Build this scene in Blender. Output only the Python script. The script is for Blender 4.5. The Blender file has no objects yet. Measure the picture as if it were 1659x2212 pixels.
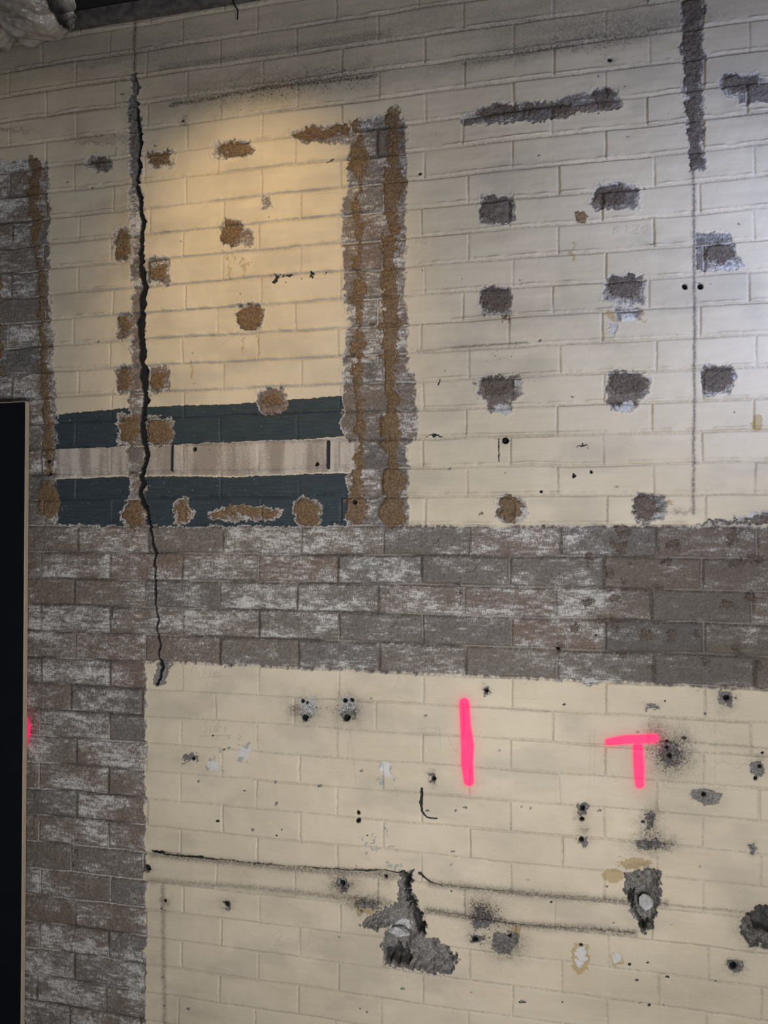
import bpy, math, numpy as np
from mathutils import Vector, Matrix
rng=np.random.default_rng(7)
sc=bpy.context.scene
try:
    sc.view_settings.view_transform='Standard'; sc.view_settings.look='None'
except Exception: pass

# ------------------------------------------------------------ camera model
F=1661.0; CX,CY=829.5,1106.0
TH=math.radians(13.1); PH=math.radians(0.93)
H=1.72; D=2.267*math.cos(TH)
C=np.array([0,-D,H])
fwd=np.array([-math.sin(TH)*math.cos(PH),math.cos(TH)*math.cos(PH),math.sin(PH)])
rgt=np.array([math.cos(TH),math.sin(TH),0.0])
upv=np.cross(rgt,fwd)
def p2w(px,py,y=0.0):
    d=fwd*F+rgt*(px-CX)+upv*(CY-py)
    t=(y-C[1])/d[1]
    return C+d*t
cam_d=bpy.data.cameras.new('camera'); cam=bpy.data.objects.new('camera',cam_d)
sc.collection.objects.link(cam); sc.camera=cam
M=Matrix(((rgt[0],upv[0],-fwd[0],C[0]),(rgt[1],upv[1],-fwd[1],C[1]),(rgt[2],upv[2],-fwd[2],C[2]),(0,0,0,1)))
cam.matrix_world=M
cam_d.sensor_fit='VERTICAL'; cam_d.sensor_height=36; cam_d.lens=F/2212*36
cam_d.clip_start=0.02

ZT=p2w(290,47)[2]      # top of the painted masonry
ZC=ZT+0.34             # ceiling
# ------------------------------------------------------------ wall grid
def axis(lo,a,b,hi,fine,coarse):
    return np.concatenate([np.arange(lo,a,coarse),np.arange(a,b,fine),np.arange(b,hi+1e-6,coarse)])
xa=p2w(-25,1100)[0]; xb=p2w(1690,1100)[0]
XS=axis(-3.6,xa,xb,3.0,0.0019,0.014)
ZS=axis(0.0,0.03,ZT+0.06,ZC,0.0019,0.014)
X,Z=np.meshgrid(XS,ZS)
NZ,NX=X.shape
dx=X-C[0]; dz=Z-C[2]; dy=-C[1]
dep=dx*fwd[0]+dy*fwd[1]+dz*fwd[2]
PX=CX+F*(dx*rgt[0]+dy*rgt[1])/dep
PY=CY-F*(dx*upv[0]+dy*upv[1]+dz*upv[2])/dep

TAB=rng.random((256,256)).astype(np.float32)*2-1
def vn(U,V,seed=0):
    U=U+seed*17.31+1000; V=V+seed*9.77+1000
    iu=np.floor(U).astype(np.int64); iv=np.floor(V).astype(np.int64)
    fu=U-iu; fv=V-iv
    fu=fu*fu*(3-2*fu); fv=fv*fv*(3-2*fv)
    a=TAB[iu&255,iv&255]; b=TAB[(iu+1)&255,iv&255]; c=TAB[iu&255,(iv+1)&255]; d=TAB[(iu+1)&255,(iv+1)&255]
    return (a*(1-fu)+b*fu)*(1-fv)+(c*(1-fu)+d*fu)*fv
def fbm(s,seed,octv=3,ax=1.0,az=1.0):
    r=0;amp=1;tot=0
    for o in range(octv):
        r=r+amp*vn(X*s*ax,Z*s*az,seed+o*3); tot+=amp; amp*=.55; s*=2.03
    return r/tot
def ss(x,a,b):
    t=np.clip((x-a)/(b-a),0,1); return t*t*(3-2*t)

n_lo=fbm(3,1,2); n_mid=fbm(30,2,3); n_mid2=fbm(30,12,3); n_hi=fbm(110,3,2); n_hi2=fbm(110,23,2)
n_grain=fbm(260,31,1)
WX=PX+n_mid*9+n_hi*7; WY=PY+n_mid2*9+n_hi2*7
SX=PX+n_mid*2+n_hi*1.5; SY=PY+n_mid2*2+n_hi2*1.5

def new(v=-40.0): return np.full(X.shape,v,dtype=np.float64)
def sl(x0,y0,x1,y1,pad=45):
    P=[p2w(max(x,-3000),y) for x in (x0-pad,x1+pad) for y in (y0-pad,y1+pad)]
    a=min(p[0] for p in P);b=max(p[0] for p in P);c=min(p[2] for p in P);d=max(p[2] for p in P)
    i0,i1=np.searchsorted(XS,[a,b]); j0,j1=np.searchsorted(ZS,[c,d])
    return (slice(j0,j1),slice(i0,i1))
def blob(f,x,y,rx,ry,p=2.5,warp=True,rot=0.0,k=1.0):
    R=max(rx,ry); s=sl(x-R,y-R,x+R,y+R)
    ax=(WX if warp else SX)[s]-x; ay=(WY if warp else SY)[s]-y
    if rot:
        c_,s_=math.cos(rot),math.sin(rot); ax,ay=ax*c_+ay*s_,-ax*s_+ay*c_
    q=(np.abs(ax/rx)**p+np.abs(ay/ry)**p)**(1/p)
    f[s]=np.maximum(f[s],(1-q)*min(rx,ry)*k)
def poly(f,pts,warp=True,amp=1.0):
    pts=np.array(pts,float); s=sl(pts[:,0].min(),pts[:,1].min(),pts[:,0].max(),pts[:,1].max())
    bx,by=(WX,WY) if warp else (SX,SY)
    x=PX[s]+(bx[s]-PX[s])*amp; y=PY[s]+(by[s]-PY[s])*amp
    dist=np.full(x.shape,1e9); ins=np.zeros(x.shape,bool)
    n=len(pts)
    for i in range(n):
        x1,y1=pts[i]; x2,y2=pts[(i+1)%n]
        ex,ey=x2-x1,y2-y1
        t=np.clip(((x-x1)*ex+(y-y1)*ey)/(ex*ex+ey*ey+1e-9),0,1)
        dist=np.minimum(dist,(x-x1-t*ex)**2+(y-y1-t*ey)**2)
        if y1!=y2:
            cnd=((y1>y)!=(y2>y))&(x<(x2-x1)*(y-y1)/(y2-y1)+x1)
            ins^=cnd
    dd=np.sqrt(dist); f[s]=np.maximum(f[s],np.where(ins,dd,-dd))
def line(f,pts,w,warp='s'):
    if not hasattr(w,'__len__'): w=[w]*len(pts)
    bx,by={'w':(WX,WY),'s':(SX,SY),'n':(PX,PY)}[warp]
    for (a,b,wa,wb) in zip(pts[:-1],pts[1:],w[:-1],w[1:]):
        s=sl(min(a[0],b[0]),min(a[1],b[1]),max(a[0],b[0]),max(a[1],b[1]),30+max(wa,wb))
        x=bx[s];y=by[s]; ex,ey=b[0]-a[0],b[1]-a[1]
        t=np.clip(((x-a[0])*ex+(y-a[1])*ey)/(ex*ex+ey*ey+1e-9),0,1)
        dd=np.hypot(x-a[0]-t*ex,y-a[1]-t*ey)
        f[s]=np.maximum(f[s],wa+(wb-wa)*t-dd)
def rough_line(pts,w,step=13,jit=3.0):
    if not hasattr(w,'__len__'): w=[w]*len(pts)
    P=[];W=[]
    for a,b,wa,wb in zip(pts[:-1],pts[1:],w[:-1],w[1:]):
        n=max(1,int(math.hypot(b[0]-a[0],b[1]-a[1])/step))
        for i in range(n):
            t=i/n; P.append((a[0]+(b[0]-a[0])*t+rng.uniform(-jit,jit),a[1]+(b[1]-a[1])*t+rng.uniform(-2,2))); W.append((wa+(wb-wa)*t)*rng.uniform(.75,1.3))
    P.append(pts[-1]);W.append(w[-1]); return P,W
def gauss(f,x,y,rx,ry,a,rot=0.0):
    R=max(rx,ry)*2.5; s=sl(x-R,y-R,x+R,y+R,5)
    ax=WX[s]-x; ay=WY[s]-y
    if rot:
        c_,s_=math.cos(rot),math.sin(rot); ax,ay=ax*c_+ay*s_,-ax*s_+ay*c_
    g=a*np.exp(-((ax/rx)**2+(ay/ry)**2))
    f[s]=1-(1-f[s])*(1-g)
def softline(f,pts,w,a):
    for p,q in zip(pts[:-1],pts[1:]):
        s=sl(min(p[0],q[0]),min(p[1],q[1]),max(p[0],q[0]),max(p[1],q[1]),w*3)
        x=SX[s];y=SY[s];ex,ey=q[0]-p[0],q[1]-p[1]
        t=np.clip(((x-p[0])*ex+(y-p[1])*ey)/(ex*ex+ey*ey+1e-9),0,1)
        d2=(x-p[0]-t*ex)**2+(y-p[1]-t*ey)**2
        f[s]=np.maximum(f[s],a*np.exp(-d2/(w*w)))

# ------------------------------------------------------------ brick bond
Z0=p2w(700,1136)[2]
ju=X+fbm(6,40,2)*0.003+n_mid*0.0016; jv=Z+fbm(5,41,2)*0.004+n_mid2*0.0014
rel=(jv-Z0)
kc=np.where(rel>0,rel/0.0846,rel/0.086)
course=np.floor(kc).astype(int); fv=kc-course; ch=np.where(rel>0,0.0846,0.086)
dzj=np.minimum(fv,1-fv)*ch
X1=p2w(820,1400)[0]
PER=0.2545
crand=TAB[(course*37+11)&255,5]
off=np.where((course%2)!=0,X1,X1+PER/2)+crand*0.012
ku=(ju-off)/PER; bi=np.floor(ku).astype(int); fu=ku-bi
dxj=np.minimum(fu,1-fu)*PER
r1=TAB[(bi*13+7)&255,(course*29+3)&255]; r2=TAB[(bi*31+19)&255,(course*17+5)&255]; r3=TAB[(bi*7+2)&255,(course*41+9)&255]
dj=np.minimum(dzj,dxj*1.05)
upper=ss(Z,Z0-0.01,Z0+0.01)
joint=1-ss(dj,0.0030,0.0075)
jline=1-ss(dj+n_hi*.0006,0.0010,0.0032)

# ------------------------------------------------------------ mask fields
bare=new(); brown=new(); grey=new(); teal=new(); white=new(); black=new(); dark=new(0.0); scr=new(-10); tan=new(); deep=new(); spk=new(0.0)
def lz(k): return Z0+(0.0846 if k>0 else 0.086)*k
zb0=lz(0); zb5=lz(-5)
sc_px=F/dep
band=np.minimum((zb0-Z)*sc_px,(Z-zb5)*sc_px)+n_hi*5+n_mid*5
bare=np.maximum(bare,np.clip(band,-40,40))
ll=np.minimum(315-WX+n_hi*2,(WY-1140))
bare=np.maximum(bare,np.clip(ll,-40,40))
poly(bare,[(-900,350),(60,345),(104,348),(108,480),(104,600),(112,700),(118,800),(124,900),(122,960),(128,1145),(-900,1145)])
poly(bare,[(752,300),(770,262),(845,250),(878,262),(880,420),(874,600),(880,800),(898,830),(900,940),(880,960),(884,1145),(748,1145),(752,1020),(772,1010),(772,960),(740,945),(742,800),(752,700),(745,600),(736,520),(742,440),(752,380)])
poly(bare,[(622,290),(660,272),(760,262),(760,318),(700,312),(650,306)])
line(bare,[(293,175),(290,260),(294,340),(297,420),(300,560),(298,720),(296,860),(296,960),(298,1140)],[8,13,9,12,14,14,15,18,20],'w')
B=[(218,353,28,17),(505,323,46,18),(575,437,11,14),(343,587,30,30),(500,503,27,28),(536,515,13,20),(540,685,28,32),(270,705,18,26),
 (343,820,28,32),(587,866,34,30),(1330,425,46,32),(1300,440,20,18),(1350,625,44,32),(1070,650,36,34),(1355,676,30,16),
 (1080,838,50,28),(1080,872,28,22),(1355,830,48,30),(1345,862,32,26),(1550,820,36,34),(1105,1100,33,30),(1400,1098,38,32),(1530,515,30,14),
 (1600,185,52,22),(1635,200,40,26),(265,530,20,38),(272,820,20,32),(665,1105,32,30),(395,1105,20,28),(530,1110,74,17),(292,1110,26,34),(280,930,26,36),(345,930,34,30),
 (347,343,27,19),(1305,215,28,26),(1322,710,9,12),(1275,1470,18,8)]
for b in B: blob(bare,*b,p=3.4)
poly(bare,[(1036,424),(1112,420),(1114,478),(1036,486)],True,.7)
poly(bare,[(1502,508),(1575,505),(1606,578),(1560,586),(1502,584)],True,.7)
poly(bare,[(1306,600),(1390,594),(1392,655),(1300,655)],True,.8)
line(bare,[(1004,262),(1080,244),(1160,244),(1250,228),(1325,222)],[12,24,22,21,20],'w')
poly(bare,[(1472,-200),(1517,-200),(1520,120),(1518,250),(1520,372),(1494,372),(1480,260),(1470,110)])
line(bare,[(1500,1135),(1560,1130),(1620,1120),(1670,1118)],[3,8,12,14],'w')
line(brown,[(76,350),(76,400),(74,440),(80,480),(76,530)],[10,14,13,12,6],'w')
line(brown,[(80,530),(90,620),(92,720),(100,790),(100,870),(104,960),(108,1020)],[4,8,7,10,9,11,9],'w')
blob(brown,106,1082,24,44)
line(brown,[(-5,560),(-3,900)],6,'w')
y=266;i=0
while y<1130:
    a=TAB[i,3]; b=TAB[i,4]; c=TAB[i,6]
    blob(brown,774+a*5,y,11+6*b,15+5*c,p=2); y+=22+9*c; i+=1
y=258;i=0
while y<1130:
    a=TAB[i,13]; b=TAB[i,14]; c=TAB[i,16]
    blob(brown,(850 if y<500 or y>820 else 840)+a*6,y,17+6*b,19+7*c,p=2); y+=27+10*c; i+=1
blob(brown,775,350,22,24);blob(brown,852,1040,26,32);blob(brown,848,1110,28,30);blob(brown,770,1095,24,34);blob(brown,843,915,24,28);blob(brown,852,400,26,32)
line(brown,[(840,560),(848,640),(836,720),(842,800)],[10,13,16,14],'w')
line(brown,[(820,742),(858,735)],6,'w');line(brown,[(815,700),(855,695)],6,'w');line(brown,[(818,770),(858,780)],6,'w')
line(brown,[(640,292),(668,288),(700,290),(750,276)],[4,15,13,12],'w')
G=[(347,342,25,17),(512,323,38,14),(265,530,17,34),(500,503,22,24),(540,685,26,30),(345,590,20,20),(272,820,14,26),(343,822,18,22),(280,930,20,32),(345,932,28,26),
 (292,1112,22,30),(395,1106,16,22),(665,1106,27,25),(590,866,20,14),(1104,1098,27,26),(1258,475,13,13),(1093,686,9,9),(1040,1113,5,5),(270,705,10,18)]
for g in G: blob(brown,*g,p=2.4)
for x in (475,500,528,552,580): blob(brown,x,1106+TAB[x&255,2]*5,17,11)
glue=new()
G2=[(1075,452,34,28),(1322,425,36,26),(1352,620,38,26),(1070,648,32,28),(1078,832,36,22),(1356,828,40,24),(1550,820,30,28),(1306,215,24,22),(1100,242,30,16),(1150,240,22,14),(1395,1096,30,26),
    (1600,185,42,15),(1560,550,30,24),(1215,236,26,12),(1060,250,20,12),(218,353,20,12)]
for g in G2: blob(glue,*g,p=2.4)
poly(glue,[(1476,-200),(1513,-200),(1516,120),(1514,250),(1516,360),(1496,366),(1482,260),(1478,110)])
line(glue,[(1520,1130),(1659,1122)],[3,9],'w')
for i in range(26):
    blob(glue,1230+430*abs(TAB[i,60]),1145+320*abs(TAB[i,61]),8+12*abs(TAB[i,62]),6+10*abs(TAB[i,63]))
blob(glue,1340,1415,14,9); blob(glue,1520,1430,12,9); blob(glue,1390,1370,16,12); blob(glue,1205,1402,8,16)
poly(teal,[(104,898),(300,880),(520,872),(760,854),(760,944),(520,955),(300,963),(104,972)],False)
poly(teal,[(110,1036),(300,1029),(520,1030),(770,1021),(770,1150),(110,1150)],False)
poly(white,[(104,973),(300,964),(520,956),(775,945),(775,1018),(520,1027),(300,1026),(110,1033)],False)
# crack; its inner shade is also painted black over the relief
crk=[(297,178),(298,260),(303,330),(300,400),(308,480),(306,560),(313,620),(306,700),(311,800),(315,880),(308,930),(318,985),(304,1060),(320,1115),(333,1190),(338,1300),(344,1420),(350,1440),(339,1478)]
wk=[1.4,2.6,4.2,4,4.6,5.2,6.2,6.4,7,7,5,5,5,3.6,3.0,2.1,2.1,4,2.2]
cp,cw=rough_line(crk,wk)
line(black,cp,cw,'s'); line(deep,cp,cw,'s')
softline(dark,[(292,45),(293,175)],3.5,.75)
poly(grey,[(338,1432),(352,1420),(372,1436),(360,1460),(345,1482),(332,1480)])
line(grey,[(291,170),(297,300),(294,400)],[9,9,4],'w')
line(bare,[(333,1190),(339,1300),(344,1400)],6,'w')
for pts in ([(245,1310),(240,1335),(250,1360)],[(985,1255),(993,1290),(988,1320)],[(1285,1335),(1290,1360),(1284,1385)],
            [(162,1820),(166,1850),(158,1870)]):
    line(black,pts,[.9]*len(pts),'w')
line(black,[(373,964),(373,1016)],3,'n'); line(black,[(710,955),(710,1010)],4,'n')
for x,y,r in [(420,970,4),(686,1003,4),(1092,952,7),(1478,619,6),(1513,619,6),(775,1756,4),(775,1773,5),(320,1873,7),(655,1513,4),(664,1517,3),(660,1550,6),(745,1512,4),(760,1512,4),(750,1550,7),
   (1440,1614,4),(1446,1632,5),(1440,1600,3),(740,1908,6),(1205,1400,4),(489,1953,5),(358,1945,4),(1258,1745,5),(1258,1768,5),(1256,1812,5),(1168,1062,3),(1240,1028,3),(1277,1020,3),
   (1050,1493,4),(938,1682,5),(1520,1715,5),(1568,1508,6),(418,1640,4),(1645,1625,3),(1640,1655,4),(1630,1680,4),(1026,2030,6),(1100,2020,4),(1316,130,4),(908,377,3),(395,262,3),(768,1085,5),(108,998,4),(108,1024,4),(1255,2040,3),(1583,2086,7),(833,1893,4)]:
    blob(black,x,y,r,r,p=2,warp=False); blob(deep,x,y,r,r,p=2,warp=False,k=.5)
for x,y,rx,ry in [(938,942,16,3),(597,607,5,6),(604,602,4,5),(622,597,12,3),(673,595,7,5),(706,593,4,4),(1262,967,12,2.5),(1128,2160,8,3),(1240,1028,3,6)]: blob(black,x,y,rx,ry)
line(black,[(1078,948),(1077,996)],1.2,'s'); line(black,[(912,1703),(910,1730),(911,1752),(922,1766),(945,1768)],[2.6,3,2.4,2,1.4],'s')
line(black,[(720,345),(706,352)],1.2); line(black,[(951,820),(947,832)],1.4)
line(black,[(330,1838),(360,1846),(480,1857),(560,1866),(640,1872),(760,1880),(835,1880),(880,1886)],[2.2,1.6,.9,.7,.4,.9,.9,2.4],'s')
line(black,[(905,1886),(930,1904),(960,1914),(1060,1920),(1200,1932),(1330,1943),(1420,1950),(1500,1957)],[2.6,1.8,.4,.6,.1,.4,.3,-.3],'s')
line(black,[(920,1962),(1000,1976),(1100,1992),(1200,2000),(1370,2014)],[.2,.6,1.2,.3,.6],'s')
line(deep,[(330,1838),(480,1857),(640,1872),(835,1880)],[2.2,1,1,1.6],'s')
softline(dark,[(325,1900),(560,1918),(840,1950)],7,.45); softline(dark,[(925,1964),(1100,1992),(1370,2014)],9,.7); softline(dark,[(330,1845),(640,1876),(880,1890)],8,.55)
softline(dark,[(930,1907),(1200,1934),(1440,1952)],9,.6)
softline(dark,[(353,1900),(357,2212)],5,.45); softline(dark,[(1497,372),(1500,700),(1497,1110)],4,.65); line(scr,[(1497,372),(1498,1110)],1.5)
softline(dark,[(1440,1952),(1659,1975)],3,.4)
softline(dark,[(1400,1596),(1659,1615)],3,.35)
softline(dark,[(980,752),(1140,742)],3,.5); softline(dark,[(900,760),(1010,748)],2.5,.4)
for g in [(665,1528,26,28,.55),(752,1530,32,32,.7),(640,1535,16,12,.55),(740,1912,30,24,.88),(1445,1630,38,42,.88),(1470,1620,26,38,.55),(1420,1585,24,28,.6),(1405,1780,22,36,.78),(1405,1822,48,18,.75),(1440,1815,18,16,.5),
   (1045,1975,38,32,.88),(1035,1965,20,24,.6),(1095,2040,40,36,.7),(1028,2028,24,12,.6),(775,1955,24,16,.6),(800,1945,34,14,.55),(1258,1755,15,22,.6),(1262,1792,14,8,.5),(1258,1815,16,10,.6),(1525,1720,30,17,.4),(1568,1510,22,24,.55),
   (410,1636,24,14,.3),(935,1680,12,14,.5),(1050,1490,10,12,.5),(1635,1650,20,24,.4),(489,1953,12,12,.6),(320,1873,14,10,.6),(360,1945,10,9,.5),(1585,2085,22,14,.7),(1630,2005,42,44,.6),(1090,953,12,12,.3),(1625,1830,10,14,.5),(1410,1525,16,7,.4),(1316,130,12,9,.4),
   (395,262,9,9,.6),(240,300,50,8,.4),(1380,1870,40,10,.3),(830,1895,20,18,.35),(1470,1105,30,6,.5),(1090,1935,170,22,.14),(560,1885,240,16,.12),(1390,1950,60,90,.14),(880,2000,100,110,.10),(1500,2130,200,70,.12),(1560,1560,130,130,.10),(1430,1690,80,160,.10)]: gauss(dark,*g)
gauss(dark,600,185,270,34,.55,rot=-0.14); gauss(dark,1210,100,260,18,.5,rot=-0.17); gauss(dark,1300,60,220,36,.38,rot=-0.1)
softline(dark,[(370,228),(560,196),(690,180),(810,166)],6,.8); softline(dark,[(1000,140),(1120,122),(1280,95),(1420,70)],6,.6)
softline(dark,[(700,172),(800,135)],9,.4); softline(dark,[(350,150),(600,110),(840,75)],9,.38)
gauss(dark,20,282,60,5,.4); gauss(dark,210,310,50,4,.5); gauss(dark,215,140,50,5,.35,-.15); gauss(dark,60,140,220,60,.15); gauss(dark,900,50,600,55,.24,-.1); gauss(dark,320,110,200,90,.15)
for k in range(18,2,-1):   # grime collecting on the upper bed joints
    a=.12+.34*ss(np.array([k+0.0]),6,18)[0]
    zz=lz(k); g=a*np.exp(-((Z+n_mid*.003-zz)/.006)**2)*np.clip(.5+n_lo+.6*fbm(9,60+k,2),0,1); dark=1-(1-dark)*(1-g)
for g in [(600,200,250,22,.8,-.14),(720,165,120,28,.7,-.1),(1280,100,170,40,.6,-.12),(260,130,230,30,.35,-.1),(1060,768,90,18,.6,0),(660,1530,50,34,.7,0),(745,1530,50,36,.7,0),(1060,1990,60,60,.9,0),(1440,1630,55,60,.9,0),(1405,1790,45,50,.8,0),(740,1912,40,30,.6,0)]: gauss(spk,*g)
wf=new()
for g in [(666,1524,15,20),(752,1520,18,14),(523,1627,14,9),(465,1652,12,9),(740,1906,10,8),(1356,690,14,9),(1322,712,7,12),(1275,1470,12,6),(1085,885,18,9),(1350,880,16,10),(862,2012,22,13),(1255,2062,12,20),(1330,2068,9,9),(835,1662,9,14),(535,1620,8,7)]: blob(wf,*g)
for g in [(1525,1720,30,15),(410,1636,20,11),(1258,1745,12,12),(1258,1815,13,11),(1568,1508,17,20),(740,1912,16,15),(1635,1660,16,16),(1050,1495,9,9),(1405,1822,32,10),(1403,1775,12,20),(1446,1625,20,30),(1090,2035,26,26),(1585,2086,16,10),(752,1535,15,16),
          (665,1540,12,14),(1625,1830,9,9),(1410,1526,14,6),(489,1953,8,8),(320,1873,8,7),(935,1682,8,9),(795,1955,25,12),(1040,1985,22,20),(1028,2030,14,8)]: blob(grey,*g)
for i in range(70):   # small chips in the paint
    x=330+1300*rng.random(); y=1490+700*rng.random(); r=rng.uniform(1.2,3.2); blob(grey if i%3 else black,x,y,r*rng.uniform(.8,1.8),r,p=2,warp=False)
for i in range(60):
    x=120+1500*rng.random(); y=130+980*rng.random(); r=rng.uniform(.8,2.2); blob(grey,x,y,r*rng.uniform(.8,2.2),r,p=2,warp=False)
hole=new()
big=[(864,1882),(892,1882),(888,1925),(912,1955),(922,2015),(962,2036),(990,2068),(982,2102),(930,2100),(872,2096),(828,2082),(820,2040),(842,2000),(800,2012),(768,2000),(815,1968),(858,1945)]
poly(hole,big); poly(grey,big)
hr=[(1347,1888),(1400,1872),(1428,1884),(1424,1935),(1414,1985),(1410,2014),(1388,2016),(1368,1975),(1350,1930)]
poly(hole,hr); poly(grey,hr)
he=[(1604,1975),(1640,1952),(1700,1950),(1700,2050),(1620,2040),(1600,2010)]
poly(hole,he); poly(grey,he)
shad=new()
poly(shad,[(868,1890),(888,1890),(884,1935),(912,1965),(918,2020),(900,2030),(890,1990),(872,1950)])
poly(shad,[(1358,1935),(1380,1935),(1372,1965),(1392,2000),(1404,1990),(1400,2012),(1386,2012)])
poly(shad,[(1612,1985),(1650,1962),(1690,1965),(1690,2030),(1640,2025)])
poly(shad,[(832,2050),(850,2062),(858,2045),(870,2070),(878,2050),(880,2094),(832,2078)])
for t in [(1325,1890,20,18),(1375,1862,38,12),(1255,2065,22,32),(1330,2070,14,12),(1330,684,26,10),(1380,682,12,14),(790,1960,24,16),(1110,2010,14,16),(1440,1088,14,5),(1635,915,12,20),(1410,1900,18,24)]: blob(tan,*t)
for pts in [[(488,545),(492,580),(497,600)],[(500,548),(503,566)],[(515,570),(530,560),(528,600)],[(560,715),(562,765)],[(524,735),(527,770)],[(413,780),(418,830)],[(1240,530),(1237,560)],[(1310,690),(1350,686),(1388,690)],[(545,572),(520,575)]]: line(tan,pts,[2.2]*len(pts),'w')
gfl=new()
for i in range(34):
    cx,cy=[(835,1665),(825,1810),(845,1860),(465,1640),(530,1625),(800,1830)][i%6]
    blob(gfl,cx+TAB[i,80]*22,cy+TAB[i,81]*22,2+3*abs(TAB[i,82]),2+4*abs(TAB[i,83]))
pk=new(-60)
line(pk,[(1003,1518),(1006,1570),(1010,1610),(1009,1650),(1013,1686)],[8,9,11,10,8],'n')
line(pk,[(1314,1601),(1350,1596),(1412,1594)],[5,7,7],'n'); line(pk,[(1377,1612),(1379,1650),(1381,1692)],[8,9,7],'n')
line(pk,[(56,1550),(58,1570),(56,1606)],[2,6,2],'n')
pinkf=np.clip(ss(pk,-7,2)+0.32*np.exp(-np.clip(-pk,0,100)/12.0),0,1)
pinkf=np.maximum(pinkf,0.22*np.exp(-((PX-1015)/16)**2-((PY-1709)/5)**2))
pinkf=np.maximum(pinkf,0.2*np.exp(-((PX-58)/8)**2-((PY-1520)/30)**2))
# ------------------------------------------------------------ handwriting
GL={'S':[[(1,.9),(.6,1),(.15,.85),(.3,.55),(.8,.4),(.7,.05),(0,0)]],'i':[[(.4,.5),(.5,0),(.8,.1)]],'d':[[(.8,.5),(.3,.5),(.2,.1),(.7,.1),(1,1),(.8,0)]],'e':[[(.1,.3),(.8,.35),(.5,.55),(.1,.3),(.4,0),(.9,.1)]],
 'w':[[(0,.5),(.2,0),(.5,.4),(.7,0),(1,.5)]],'r':[[(.1,0),(.2,.5),(.8,.45)]],'o':[[(.5,.5),(.1,.3),(.4,0),(.8,.2),(.5,.5)]],'1':[[(.3,.8),(.6,1),(.5,0)]],'2':[[(.1,.8),(.5,1),(.9,.75),(.1,0),(1,.05)]],
 '4':[[(.6,1),(.1,.4),(1,.4)],[(.7,.7),(.65,0)]],'3':[[(.1,.95),(.8,.85),(.4,.55),(.85,.3),(.1,0)]],'B':[[(.1,0),(.1,1),(.7,.85),(.1,.55),(.8,.3),(.1,0)]],'Z':[[(0,1),(1,1),(0,0),(1,0)]],'O':[[(.5,1),(.05,.5),(.5,0),(.95,.5),(.5,1)]],
 '0':[[(.5,1),(.1,.5),(.5,0),(.9,.5),(.5,1)]],'c':[[(.8,.5),(.2,.3),(.8,0)]],'-':[[(.1,.45),(.8,.45)]],'.':[[(.4,.1),(.6,.05)]],'D':[[(.1,0),(.1,1),(.9,.6),(.8,.1),(.1,0)]],'l':[[(.3,0),(.6,1),(.4,0)]],'n':[[(.1,0),(.2,.5),(.7,.45),(.8,0)]],' ':[]}
def write(t,x,y,w,h,lw=.8,slope=0.0):
    for i,chh in enumerate(t):
        for st in GL.get(chh,[]):
            pts=[(x+(i+a*.85)*w+b*h*.15,y-b*h+slope*(i+a)*w) for a,b in st]
            line(scr,pts,lw,'n')
write('Sidro',438,1582,11,24,.7,-.05); line(scr,[(432,1590),(500,1588)],.7,'n'); write('12.4.2',452,1598,12,11,.7)
write('Dillen',412,1462,12,24,.4); write('121',440,1488,14,14,.4); line(scr,[(410,1466),(495,1460)],.4,'n')
write('120c',650,1003,11,20,.8); write('2-11',590,2042,22,32,.6); write('3122',895,527,7,13,.8); write('B1ZO',1322,505,20,18,.7)
for pts in [[(1275,1572),(1272,1700)],[(1284,1575),(1283,1700)],[(1268,1590),(1290,1588)],[(1543,1690),(1545,1560),(1528,1590)],[(1545,1560),(1560,1588)],[(968,1590),(985,1625),(1000,1585),(1015,1625),(1040,1580)],[(752,1640),(758,1570),(768,1690)],
   [(1040,1475),(1090,1505),(1200,1512)],[(1100,1535),(1230,1545)],[(1090,1530),(1210,1538)],[(1130,1480),(1145,1465),(1155,1480)],[(1300,1690),(1310,1640),(1330,1690),(1345,1650)],[(1500,1665),(1520,1630),(1530,1668),(1560,1640),(1590,1660),(1620,1640)],
   [(1480,1700),(1600,1706)],[(905,1575),(950,1570),(952,1620)],[(912,1580),(935,1640)],[(850,1490),(862,1462),(875,1490)],[(770,1830),(800,1858)],[(860,1505),(905,1520)],[(1470,1640),(1640,1652)],[(925,240),(950,310)],[(410,1905),(480,1912)],[(852,1700),(862,1720)],[(1110,1690),(1150,1692)],
   [(1400,1660),(1440,1700),(1500,1708)],[(640,600),(720,604)],[(575,690),(590,730)],[(480,745),(540,700)],[(680,420),(740,418)],[(1180,750),(1260,742)]]:
    line(scr,pts,.5,'s')
for i in range(36):
    x=330+1250*abs(TAB[i,90]); y=1480+650*abs(TAB[i,91]); a=TAB[i,92]*3; L=8+22*abs(TAB[i,93])
    line(scr,[(x,y),(x+L*math.cos(a),y+L*math.sin(a))],.2,'s')
top_shade=ss(Z,ZT-0.002,ZT+0.004)
dirt=np.clip(0.25+0.5*n_lo+0.25*n_mid,0,1)
dirt+=ss(PX,1150,1450)*ss(PY,1130,1140)*(1-ss(PY,1465,1480))*1.1
dirt+=ss(-PY,-330,-20)*.9
dirt=np.clip(dirt,0,1.9)
inband=(Z<zb0)&(Z>zb5)
jw=jline*np.where(inband,.35,1.0)
cloud=fbm(7,70,3)*.5+.5
patch=fbm(16,73,3,.7,1.4)*.5+.5
st1=fbm(30,75,3,1,.12)*.5+.5
grime=ss(fbm(5,80,4,1,2.0)*.5+.5,.48,.78)

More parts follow.
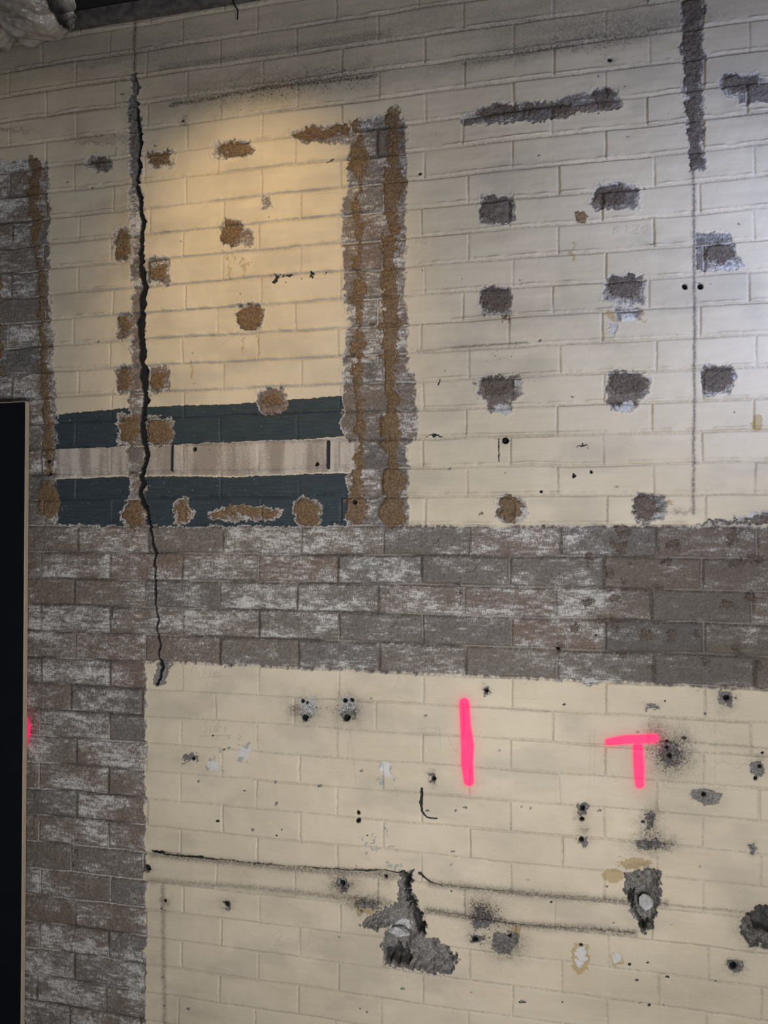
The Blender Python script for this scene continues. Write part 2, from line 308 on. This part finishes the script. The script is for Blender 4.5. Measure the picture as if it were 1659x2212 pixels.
# ------------------------------------------------------------ relief
isbare=ss(bare,-1.5,1.5); isbrown=ss(np.maximum(brown,glue),-1,3); isgrey=ss(grey,-1.5,1.5)
brickm=ss(dj,0.0005,0.0055+.004*isbare)
fade=np.clip(.75+.7*fbm(8,90,2),.25,1.2)
tilt=(fv-.5)*r2*0.0030+(fu-.5)*r3*0.0016
jd=(1-isbare)*(.0032+.0012*upper)*fade+isbare*(.0062+.0018*n_mid)
h=.0045-(1-brickm)*jd+(r1*0.0012+tilt)*brickm
h+=n_mid*0.0007+n_lo*0.003
lap=np.exp(-((fv*ch-0.008)/0.0035)**2)*upper*(1-isbare)*0.0028*np.clip(.6+n_mid*1.5+n_lo,0,1.6)
h+=lap
h+=(1-isbare)*(fbm(14,50,2,.35,3)*0.0010)
h-=isbare*(0.0026+0.0020*n_mid+0.0022*n_hi+.0009*n_grain)
rid=ss(bare,-5,-1)*(1-isbare)*0.0012
h+=rid
pits=np.clip(n_hi2-.4,0,1)*isbare*0.008
h-=pits
h+=isbrown*isbare*(0.0034+0.0038*n_hi+0.0034*n_mid2)+ss(brown,-1,6)*.0026
h+=isgrey*(-0.002+0.0018*n_hi+.0008*n_grain)
hd=ss(hole,-1,9)
h-=hd*(0.022+0.014*n_mid+0.007*n_hi)
h-=ss(hole,8,24)*(0.014+0.012*n_mid2)
h-=ss(shad,-1,5)*0.03
h-=ss(black,-.6,1.5)*0.0022
h-=ss(deep,-1,3)*0.022
h-=ss(scr,-.5,.8)*0.0004
side=ss(PX,260,283)*(1-ss(PX,296,320))*ss(PY,190,260)*(1-ss(PY,1120,1190))
h+=side*0.003
h=h*(1-top_shade)

# ------------------------------------------------------------ mesh
def grid_mesh(name,X,Y,Z,attrs):
    nz,nx=X.shape; n=nz*nx
    co=np.stack([X,Y,Z],-1).reshape(-1,3).astype(np.float32)
    idx=np.arange(n).reshape(nz,nx)
    q=np.stack([idx[:-1,:-1],idx[:-1,1:],idx[1:,1:],idx[1:,:-1]],-1).reshape(-1,4).astype(np.int32)
    me=bpy.data.meshes.new(name); me.vertices.add(n); me.vertices.foreach_set('co',co.ravel())
    me.loops.add(q.size); me.loops.foreach_set('vertex_index',q.ravel())
    me.polygons.add(len(q)); me.polygons.foreach_set('loop_start',np.arange(0,q.size,4,dtype=np.int32))
    try: me.polygons.foreach_set('loop_total',np.full(len(q),4,dtype=np.int32))
    except Exception: pass
    me.polygons.foreach_set('use_smooth',np.ones(len(q),dtype=bool))
    me.update(calc_edges=True)
    for k,v in attrs.items():
        a=me.attributes.new(k,'FLOAT','POINT'); a.data.foreach_set('value',v.astype(np.float32).ravel())
    ob=bpy.data.objects.new(name,me); sc.collection.objects.link(ob); return ob
cl=lambda f,m=12: np.clip(f,-m,m)
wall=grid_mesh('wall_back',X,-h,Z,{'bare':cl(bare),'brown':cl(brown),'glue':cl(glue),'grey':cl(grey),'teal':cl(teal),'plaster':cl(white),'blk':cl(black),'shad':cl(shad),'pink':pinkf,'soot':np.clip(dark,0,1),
  'scr':cl(scr,4),'tan':cl(tan),'filler':cl(wf),'gfl':cl(gfl),'joint':joint,'jline':jline,'jw':jw,'rnd':r1*.5+.5,'rnd2':r2*.5+.5,'dirt':dirt,'top_shade':top_shade,'spk':np.clip(spk,0,1),'cloud':cloud,'patch':patch,'st1':st1,'grime':grime})

# ------------------------------------------------------------ node helper
class NT:
    def __init__(s,name):
        s.m=bpy.data.materials.new(name); s.m.use_nodes=True; s.t=s.m.node_tree; s.b=s.t.nodes['Principled BSDF']
        s.tc=s.t.nodes.new('ShaderNodeTexCoord').outputs['Object']
    def L(s,a,b): s.t.links.new(a,b)
    def put(s,inp,v):
        if hasattr(v,'links'): s.L(v,inp)
        else:
            if inp.type=='RGBA' and len(v)==3: v=(*v,1)
            inp.default_value=v
    def attr(s,n):
        a=s.t.nodes.new('ShaderNodeAttribute'); a.attribute_name=n; return a.outputs['Fac']
    def math(s,op,a,b=0.0,clamp=False):
        n=s.t.nodes.new('ShaderNodeMath'); n.operation=op; n.use_clamp=clamp; s.put(n.inputs[0],a); s.put(n.inputs[1],b); return n.outputs[0]
    def noise(s,sc_,det=3,vec=None,rough=.55,dist=0.0):
        n=s.t.nodes.new('ShaderNodeTexNoise'); n.inputs['Scale'].default_value=sc_; n.inputs['Detail'].default_value=det; n.inputs['Roughness'].default_value=rough; n.inputs['Distortion'].default_value=dist
        s.L(vec or s.tc,n.inputs['Vector']); return n.outputs[0]
    def map(s,scale,loc=(0,0,0)):
        n=s.t.nodes.new('ShaderNodeMapping'); n.inputs['Scale'].default_value=scale; n.inputs['Location'].default_value=loc; s.L(s.tc,n.inputs['Vector']); return n.outputs[0]
    def step(s,v,a,b,lo=0.0,hi=1.0):
        n=s.t.nodes.new('ShaderNodeMapRange'); n.interpolation_type='SMOOTHSTEP'; s.put(n.inputs[0],v); n.inputs[1].default_value=a; n.inputs[2].default_value=b; n.inputs[3].default_value=lo; n.inputs[4].default_value=hi; return n.outputs[0]
    def mix(s,f,a,b,mode='MIX'):
        n=s.t.nodes.new('ShaderNodeMix'); n.data_type='RGBA'; n.blend_type=mode; s.put(n.inputs[0],f); s.put(n.inputs[6],a); s.put(n.inputs[7],b); return n.outputs[2]
    def ramp(s,v,stops):
        n=s.t.nodes.new('ShaderNodeValToRGB'); e=n.color_ramp.elements
        while len(e)<len(stops): e.new(.5)
        for i,(p,c) in enumerate(stops): e[i].position=p; e[i].color=(*c,1)
        s.L(v,n.inputs[0]); return n.outputs[0]
    def bump(s,hgt,st,dist):
        n=s.t.nodes.new('ShaderNodeBump'); n.inputs['Strength'].default_value=st; n.inputs['Distance'].default_value=dist; s.L(hgt,n.inputs['Height']); s.L(n.outputs[0],s.b.inputs['Normal'])

w=NT('painted_brick'); m=w.math
nf=w.noise(170,2); nf2=w.noise(460,2)
stroke=w.noise(1,2,w.map((14,1,170)),.6)
edge=m('MULTIPLY',m('SUBTRACT',nf,.5),9.0); edge2=m('MULTIPLY',m('SUBTRACT',nf2,.5),6.0)
edge3=m('ADD',edge,edge2)
def fld(name,k=1.0,a=-.7,b=.7,e=edge3):
    return w.step(m('ADD',w.attr(name),m('MULTIPLY',e,k)),a,b)
cloud=w.attr('cloud')
cream=w.mix(w.step(cloud,.25,.75),(.62,.545,.41),(.56,.49,.36))
cream=w.mix(w.step(stroke,.45,.75,0,.3),cream,(.66,.59,.46))
cream=w.mix(m('MULTIPLY',w.attr('rnd2'),.18),cream,(.48,.42,.32))
cream=w.mix(m('MULTIPLY',w.attr('jline'),w.step(nf,.35,.65,.1,.55)),cream,(.25,.22,.18))
cream=w.mix(m('MULTIPLY',w.attr('grime'),.36),cream,(.34,.305,.25))
cream=w.mix(m('MULTIPLY',w.attr('dirt'),.28),cream,(.28,.255,.21))
tealc=w.mix(w.step(stroke,.4,.7),(.026,.042,.050),(.036,.054,.063))
tealc=w.mix(w.step(nf,.70,.74),tealc,(.2,.25,.25))
st1=w.attr('st1')
plas=w.mix(w.step(m('ADD',m('MULTIPLY',st1,.7),m('MULTIPLY',nf,.3)),.35,.62),(.46,.42,.37),(.26,.225,.19))
plas=w.mix(w.step(nf2,.55,.7,0,.5),plas,(.54,.51,.47))
col=w.mix(fld('teal',.3),cream,tealc)
col=w.mix(fld('plaster',.25),col,plas)
col=w.mix(m('MULTIPLY',fld('tan',.8,-.5,1.5),.8),col,(.38,.28,.13))
# bare brick
bb=w.ramp(w.attr('rnd'),[(0,(.235,.165,.130)),(.3,(.225,.182,.150)),(.6,(.210,.188,.164)),(.9,(.190,.180,.166)),(1,(.145,.142,.136))])
bb=w.mix(w.step(nf,.35,.68,0,.7),bb,(.15,.128,.108))
ww1=w.noise(1,5,w.map((26,1,85)),.8); ww2=w.noise(1,2,w.map((380,1,85)),.6)
wm=m('ADD',m('MULTIPLY',ww1,.56),m('ADD',m('MULTIPLY',ww2,.26),m('MULTIPLY',w.attr('patch'),.20)))
wm=m('ADD',wm,m('MULTIPLY',m('SUBTRACT',w.attr('rnd2'),.5),.09))
wm=m('SUBTRACT',wm,m('MULTIPLY',w.attr('dirt'),.03))
bb=w.mix(m('MULTIPLY',w.attr('joint'),.75),bb,w.mix(w.step(nf,.4,.6),(.24,.205,.165),(.12,.10,.082)))
bb=w.mix(w.step(wm,.45,.57,0,.75),bb,(.39,.375,.35))
bb=w.mix(w.step(wm,.53,.59,0,.85),bb,(.68,.67,.64))
bb=w.mix(m('MULTIPLY',w.attr('joint'),w.step(nf,.35,.6,.2,.7)),bb,(.15,.124,.10))
bb=w.mix(m('MULTIPLY',w.attr('jw'),w.step(cloud,.30,.5)),bb,(.52,.495,.46))
bb=w.mix(m('MULTIPLY',w.attr('jline'),w.step(cloud,.60,.44,0,.8)),bb,(.05,.042,.035))
bb=w.mix(w.step(nf2,.58,.72,0,.7),bb,(.07,.06,.052))
bb=w.mix(m('MULTIPLY',w.attr('dirt'),.24),bb,(.07,.066,.06))
fb=fld('bare',.7)
col=w.mix(fb,col,bb)
rim=m('MULTIPLY',w.step(m('ADD',w.attr('bare'),m('MULTIPLY',edge3,.8)),-.9,.2),w.step(m('ADD',w.attr('bare'),m('MULTIPLY',edge2,1.0)),1.2,3.4,1,0))
col=w.mix(m('MULTIPLY',rim,.6),col,(.58,.55,.50))
br=w.mix(w.step(nf,.35,.65),(.24,.152,.072),(.12,.078,.042))
br=w.mix(w.step(nf2,.6,.72,0,.7),br,(.38,.32,.24))
br=w.mix(w.step(nf2,.42,.32,0,.6),br,(.06,.042,.028))
col=w.mix(m('MULTIPLY',fld('brown',1.3,-.5,1.3),.92),col,br)
gl=w.mix(w.step(nf,.35,.65),(.150,.116,.088),(.072,.057,.046))
gl=w.mix(w.step(nf2,.62,.73,0,.6),gl,(.33,.31,.28))
col=w.mix(m('MULTIPLY',fld('glue',1.5,-.5,2.0),.85),col,gl)
gr=w.mix(w.step(m('ADD',m('MULTIPLY',nf,.6),m('MULTIPLY',nf2,.4)),.35,.65),(.26,.25,.23),(.12,.115,.105))
col=w.mix(fld('grey',.7),col,gr)
col=w.mix(m('MULTIPLY',fld('filler',1.2),.9),col,w.mix(nf,(.68,.68,.66),(.45,.46,.45)))
col=w.mix(m('MULTIPLY',fld('gfl',.8),.7),col,(.22,.28,.28))
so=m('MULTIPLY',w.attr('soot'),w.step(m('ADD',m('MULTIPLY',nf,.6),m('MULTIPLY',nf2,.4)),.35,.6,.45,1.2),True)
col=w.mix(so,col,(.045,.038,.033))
vo=w.t.nodes.new('ShaderNodeTexVoronoi'); vo.inputs['Scale'].default_value=150; w.L(w.tc,vo.inputs['Vector'])
sep=w.t.nodes.new('ShaderNodeSeparateColor'); w.L(vo.outputs['Color'],sep.inputs[0])
thr=m('MULTIPLY',m('MULTIPLY',w.attr('spk'),.52),m('MULTIPLY',sep.outputs[0],sep.outputs[0]))
dot=w.step(m('SUBTRACT',thr,vo.outputs['Distance']),-.04,.04)
dot=m('MULTIPLY',dot,w.step(w.attr('spk'),.05,.2))
col=w.mix(m('MULTIPLY',dot,.95),col,(.03,.03,.03))
col=w.mix(m('MULTIPLY',w.step(m('ADD',w.attr('scr'),m('MULTIPLY',edge2,.25)),-.9,.9),.40),col,(.17,.15,.135))
col=w.mix(w.attr('pink'),col,(.98,.035,.15))
col=w.mix(fld('blk',.35,-.9,.7,edge2),col,(.018,.020,.022))
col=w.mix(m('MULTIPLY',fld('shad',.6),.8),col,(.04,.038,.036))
col=w.mix(w.attr('top_shade'),col,(.035,.033,.033))  # shadow above the steel angle painted into the wall colour
w.L(col,w.b.inputs['Base Color'])
w.put(w.b.inputs['Roughness'],m('ADD',.58,m('MULTIPLY',w.step(w.attr('bare'),-1,1),.35)))
w.b.inputs['Specular IOR Level'].default_value=.3
w.put(w.b.inputs['Emission Color'],(1.0,.04,.15)); w.put(w.b.inputs['Emission Strength'],m('MULTIPLY',m('POWER',w.attr('pink'),2.0),.48))  # slight glow added to the pink spray, standing in for fluorescence
bn=w.noise(380,3)
w.bump(m('MULTIPLY',bn,m('ADD',m('MULTIPLY',w.step(w.attr('bare'),-1,1),1.0),.18)),1.0,.0033)
wall.data.materials.append(w.m)

def simple(name,c1,c2,scale,rough=.8,bump=.3,bd=.003,metal=0.0,stretch=(1,1,1)):
    n=NT(name); v=n.noise(scale,4,n.map(stretch)); n.L(n.mix(n.step(v,.3,.7),c1,c2),n.b.inputs['Base Color']); n.b.inputs['Roughness'].default_value=rough; n.b.inputs['Metallic'].default_value=metal
    n.bump(v,bump,bd); return n.m
mblack=simple('black_film_face',(.0025,.0035,.006),(.004,.005,.008),20,.75,.1)
mblack.node_tree.nodes['Principled BSDF'].inputs['Specular IOR Level'].default_value=.15
mply=simple('plywood_edge',(.56,.46,.33),(.38,.30,.21),30,.7,.3,.001,0,(30,30,1))
mconc=simple('concrete',(.22,.21,.20),(.14,.135,.13),8,.9,.4)
mceil=simple('dark_soffit',(.018,.022,.032),(.010,.012,.018),6,.9)
msteel=simple('dusty_steel',(.16,.145,.135),(.07,.065,.06),35,.7,.5,.002,.1)
mwrap=simple('duct_wrap',(.42,.38,.33),(.20,.18,.155),18,.38,.9,.012,.2)
mstone=simple('broken_stone',(.55,.55,.53),(.33,.33,.32),60,.9,.8,.004)
mwood=simple('rough_timber',(.07,.06,.05),(.035,.03,.027),30,.85,.5,.003,0,(1,12,12))

def box_mesh(me_data,lo,hi,mi=0):
    vs,fs,ms=me_data; b=len(vs)
    x0,y0,z0=lo;x1,y1,z1=hi
    vs+= [(x0,y0,z0),(x1,y0,z0),(x1,y1,z0),(x0,y1,z0),(x0,y0,z1),(x1,y0,z1),(x1,y1,z1),(x0,y1,z1)]
    for f in [(0,3,2,1),(4,5,6,7),(0,1,5,4),(1,2,6,5),(2,3,7,6),(3,0,4,7)]:
        fs.append(tuple(b+i for i in f)); ms.append(mi)
def mk(name,data,mats,bevel=0.0):
    me=bpy.data.meshes.new(name); me.from_pydata(data[0],[],data[1]); 
    for mm in mats: me.materials.append(mm)
    for p,i in zip(me.polygons,data[2]): p.material_index=i
    ob=bpy.data.objects.new(name,me); sc.collection.objects.link(ob)
    if bevel:
        b=ob.modifiers.new('bevel','BEVEL'); b.width=bevel; b.segments=2
    return ob
yf=-0.068
e=p2w(49,1500,yf); top=p2w(40,867,yf)[2]
d=([],[],[])
xl=e[0]-1.22
box_mesh(d,(xl,yf,0.001),(e[0],yf+.0025,top-.003),0)
box_mesh(d,(xl,yf+.0025,0.001),(e[0]+.001,yf+.0205,top),1)
box_mesh(d,(e[0]-.10,yf+.0205,0.001),(e[0]-.03,-.018,top-.05),2)
box_mesh(d,(xl+.03,yf+.0205,0.001),(xl+.10,-.018,top-.05),2)
mk('plywood_panel',d,[mblack,mply,mwood],.0012)
d=([],[],[]); box_mesh(d,(-3.6,-5.0,-.12),(3.0,.25,0)); mk('floor',d,[mconc])
d=([],[],[]); box_mesh(d,(-3.6,-5.0,ZC),(3.0,.25,ZC+.12)); mk('ceiling',d,[mceil])
d=([],[],[]); box_mesh(d,(-3.6,-.03,ZT),(3.0,0.004,ZT+.006)); box_mesh(d,(-3.6,-.034,ZT+.004),(3.0,-.024,ZT+.042)); mk('steel_angle',d,[msteel],.001)
for i,x in enumerate([-2.2,-1.6,-1.0,-.4,.2,.8,1.4,2.0]):
    d=([],[],[]); box_mesh(d,(x,-5.0,ZC-.14),(x+.045,-.04,ZC)); mk('ceiling_joist',d,[mwood],.003)
def duct(name,p0,p1,r,mat,seed):
    p0=np.array(p0);p1=np.array(p1); ax=p1-p0; L=np.linalg.norm(ax); ax/=L
    a=np.cross(ax,[0,0,1.]); a/=np.linalg.norm(a); b=np.cross(ax,a)
    nu,nv=260,128
    u=np.linspace(0,1,nu)[:,None]*np.ones((1,nv)); v=np.linspace(0,2*math.pi,nv,endpoint=False)[None,:]*np.ones((nu,1))
    g=1-.30*np.exp(-((u-.84)/.02)**2)-.2*np.exp(-((u-.4)/.02)**2)-.25*ss(u,.97,1)
    pl=.06*np.sin(v*8+seed)*np.exp(-((u-.84)/.06)**2)
    cx,sx=np.cos(v)*2.2,np.sin(v)*2.2; t=u*L/r
    def tri(s,k): return vn(t*s+cx*s*.8,sx*s+t*s*.3,k)
    cr=-.15*np.abs(tri(1.2,seed))-.11*np.abs(tri(2.7,seed+3))-.06*np.abs(tri(6,seed+5))
    rr=r*(g+pl+cr+.08)
    co=p0+ax*(u*L)[...,None]+a*(np.cos(v)*rr)[...,None]+b*(np.sin(v)*rr*.9)[...,None]
    vs=[tuple(c) for c in co.reshape(-1,3)]; fs=[]
    for i in range(nu-1):
        for j in range(nv):
            k=(j+1)%nv; fs.append((i*nv+j,i*nv+k,(i+1)*nv+k,(i+1)*nv+j))
    fs.append(tuple(range(nv))); fs.append(tuple(reversed(range((nu-1)*nv,nu*nv)))); ms=[0]*len(fs)
    for uu in (.4,.84):
        q=p0+ax*uu*L; s_=r*.76
        box_mesh((vs,fs,ms),(q[0]-.012,q[1]-s_-.002,q[2]),(q[0]+.012,q[1]-s_,ZC),1)
        box_mesh((vs,fs,ms),(q[0]-.012,q[1]+s_,q[2]),(q[0]+.012,q[1]+s_+.002,ZC),1)
    ob=mk(name,(vs,fs,ms),[mat,msteel])
    for p in ob.data.polygons: p.use_smooth=p.material_index==0
    return ob
q=p2w(60,38,-.22)
duct('insulated_duct',(q[0]-1.1,-.22,q[2]+.05),(q[0]+.11,-.22,q[2]+.04),.11,mwrap,3)
cu=bpy.data.curves.new('hanging_wire','CURVE'); cu.dimensions='3D'; cu.bevel_depth=.002
sp=cu.splines.new('POLY'); pts=[p2w(498,-30,-.05),p2w(505,8,-.045),p2w(514,22,-.04),p2w(513,42,-.036)]
sp.points.add(len(pts)-1)
for a,b in zip(sp.points,pts): a.co=(*b,1)
wo=bpy.data.objects.new('hanging_wire',cu); sc.collection.objects.link(wo); cu.materials.append(mblack)

def stone(px,py,r,y,seed,sq=(1,1,1)):
    import bmesh
    bm=bmesh.new(); bmesh.ops.create_icosphere(bm,subdivisions=4,radius=r)
    rg=np.random.default_rng(seed); pl=[(rg.normal(size=3)) for _ in range(14)]
    for v in bm.verts:
        n=np.array(v.co)/r; s=1.0
        for p in pl:
            p_=p/np.linalg.norm(p); dd=n@p_
            if dd>0: s=min(s,.66/dd)
        v.co=Vector(n*r*s*np.array(sq)*1.12)
    me=bpy.data.meshes.new('masonry_chunk'); bm.to_mesh(me); bm.free(); me.materials.append(mstone)
    o=bpy.data.objects.new('masonry_chunk',me); sc.collection.objects.link(o); o.location=p2w(px,py,y); return o
stone(1393,1950,.021,.020,5,(1,.8,1)); stone(862,2013,.027,.010,8,(1.25,.5,.6))

# ------------------------------------------------------------ lights
wd=bpy.data.worlds.new('world'); sc.world=wd; wd.use_nodes=True
wd.node_tree.nodes['Background'].inputs[0].default_value=(.92,.93,1,1); wd.node_tree.nodes['Background'].inputs[1].default_value=.15
def area(name,loc,tgt,size,power,colr,sy=None,spread=180):
    l=bpy.data.lights.new(name,'AREA'); l.energy=power; l.color=colr; l.size=size; l.spread=math.radians(spread)
    if sy: l.shape='RECTANGLE'; l.size_y=sy
    o=bpy.data.objects.new(name,l); sc.collection.objects.link(o); o.location=loc
    o.rotation_euler=(Vector(tgt)-Vector(loc)).to_track_quat('-Z','Y').to_euler(); return o
def spot(name,loc,tgt,power,colr,ang,blend,rad):
    l=bpy.data.lights.new(name,'SPOT'); l.energy=power; l.color=colr; l.spot_size=math.radians(ang); l.spot_blend=blend; l.shadow_soft_size=rad
    o=bpy.data.objects.new(name,l); sc.collection.objects.link(o); o.location=loc
    o.rotation_euler=(Vector(tgt)-Vector(loc)).to_track_quat('-Z','Y').to_euler(); return o
area('fill_light_low',(0.6,-2.75,1.05),p2w(800,1520),.9,26,(1,.975,.98),.8,105)  # unseen fill light added to brighten the lower wall
xr=p2w(1659,500)[0]
area('cool_side_light',(xr+.42,-.60,2.28),p2w(1650,500),.5,4.6,(.46,.58,1),.8,110)  # unseen cool light set close by, standing in for side daylight and bluish haze
tg=p2w(545,590)
spot('work_lamp',(tg[0]+.12,-1.10,ZT+.05),tg,60,(1,.69,.32),49,1.0,.05)
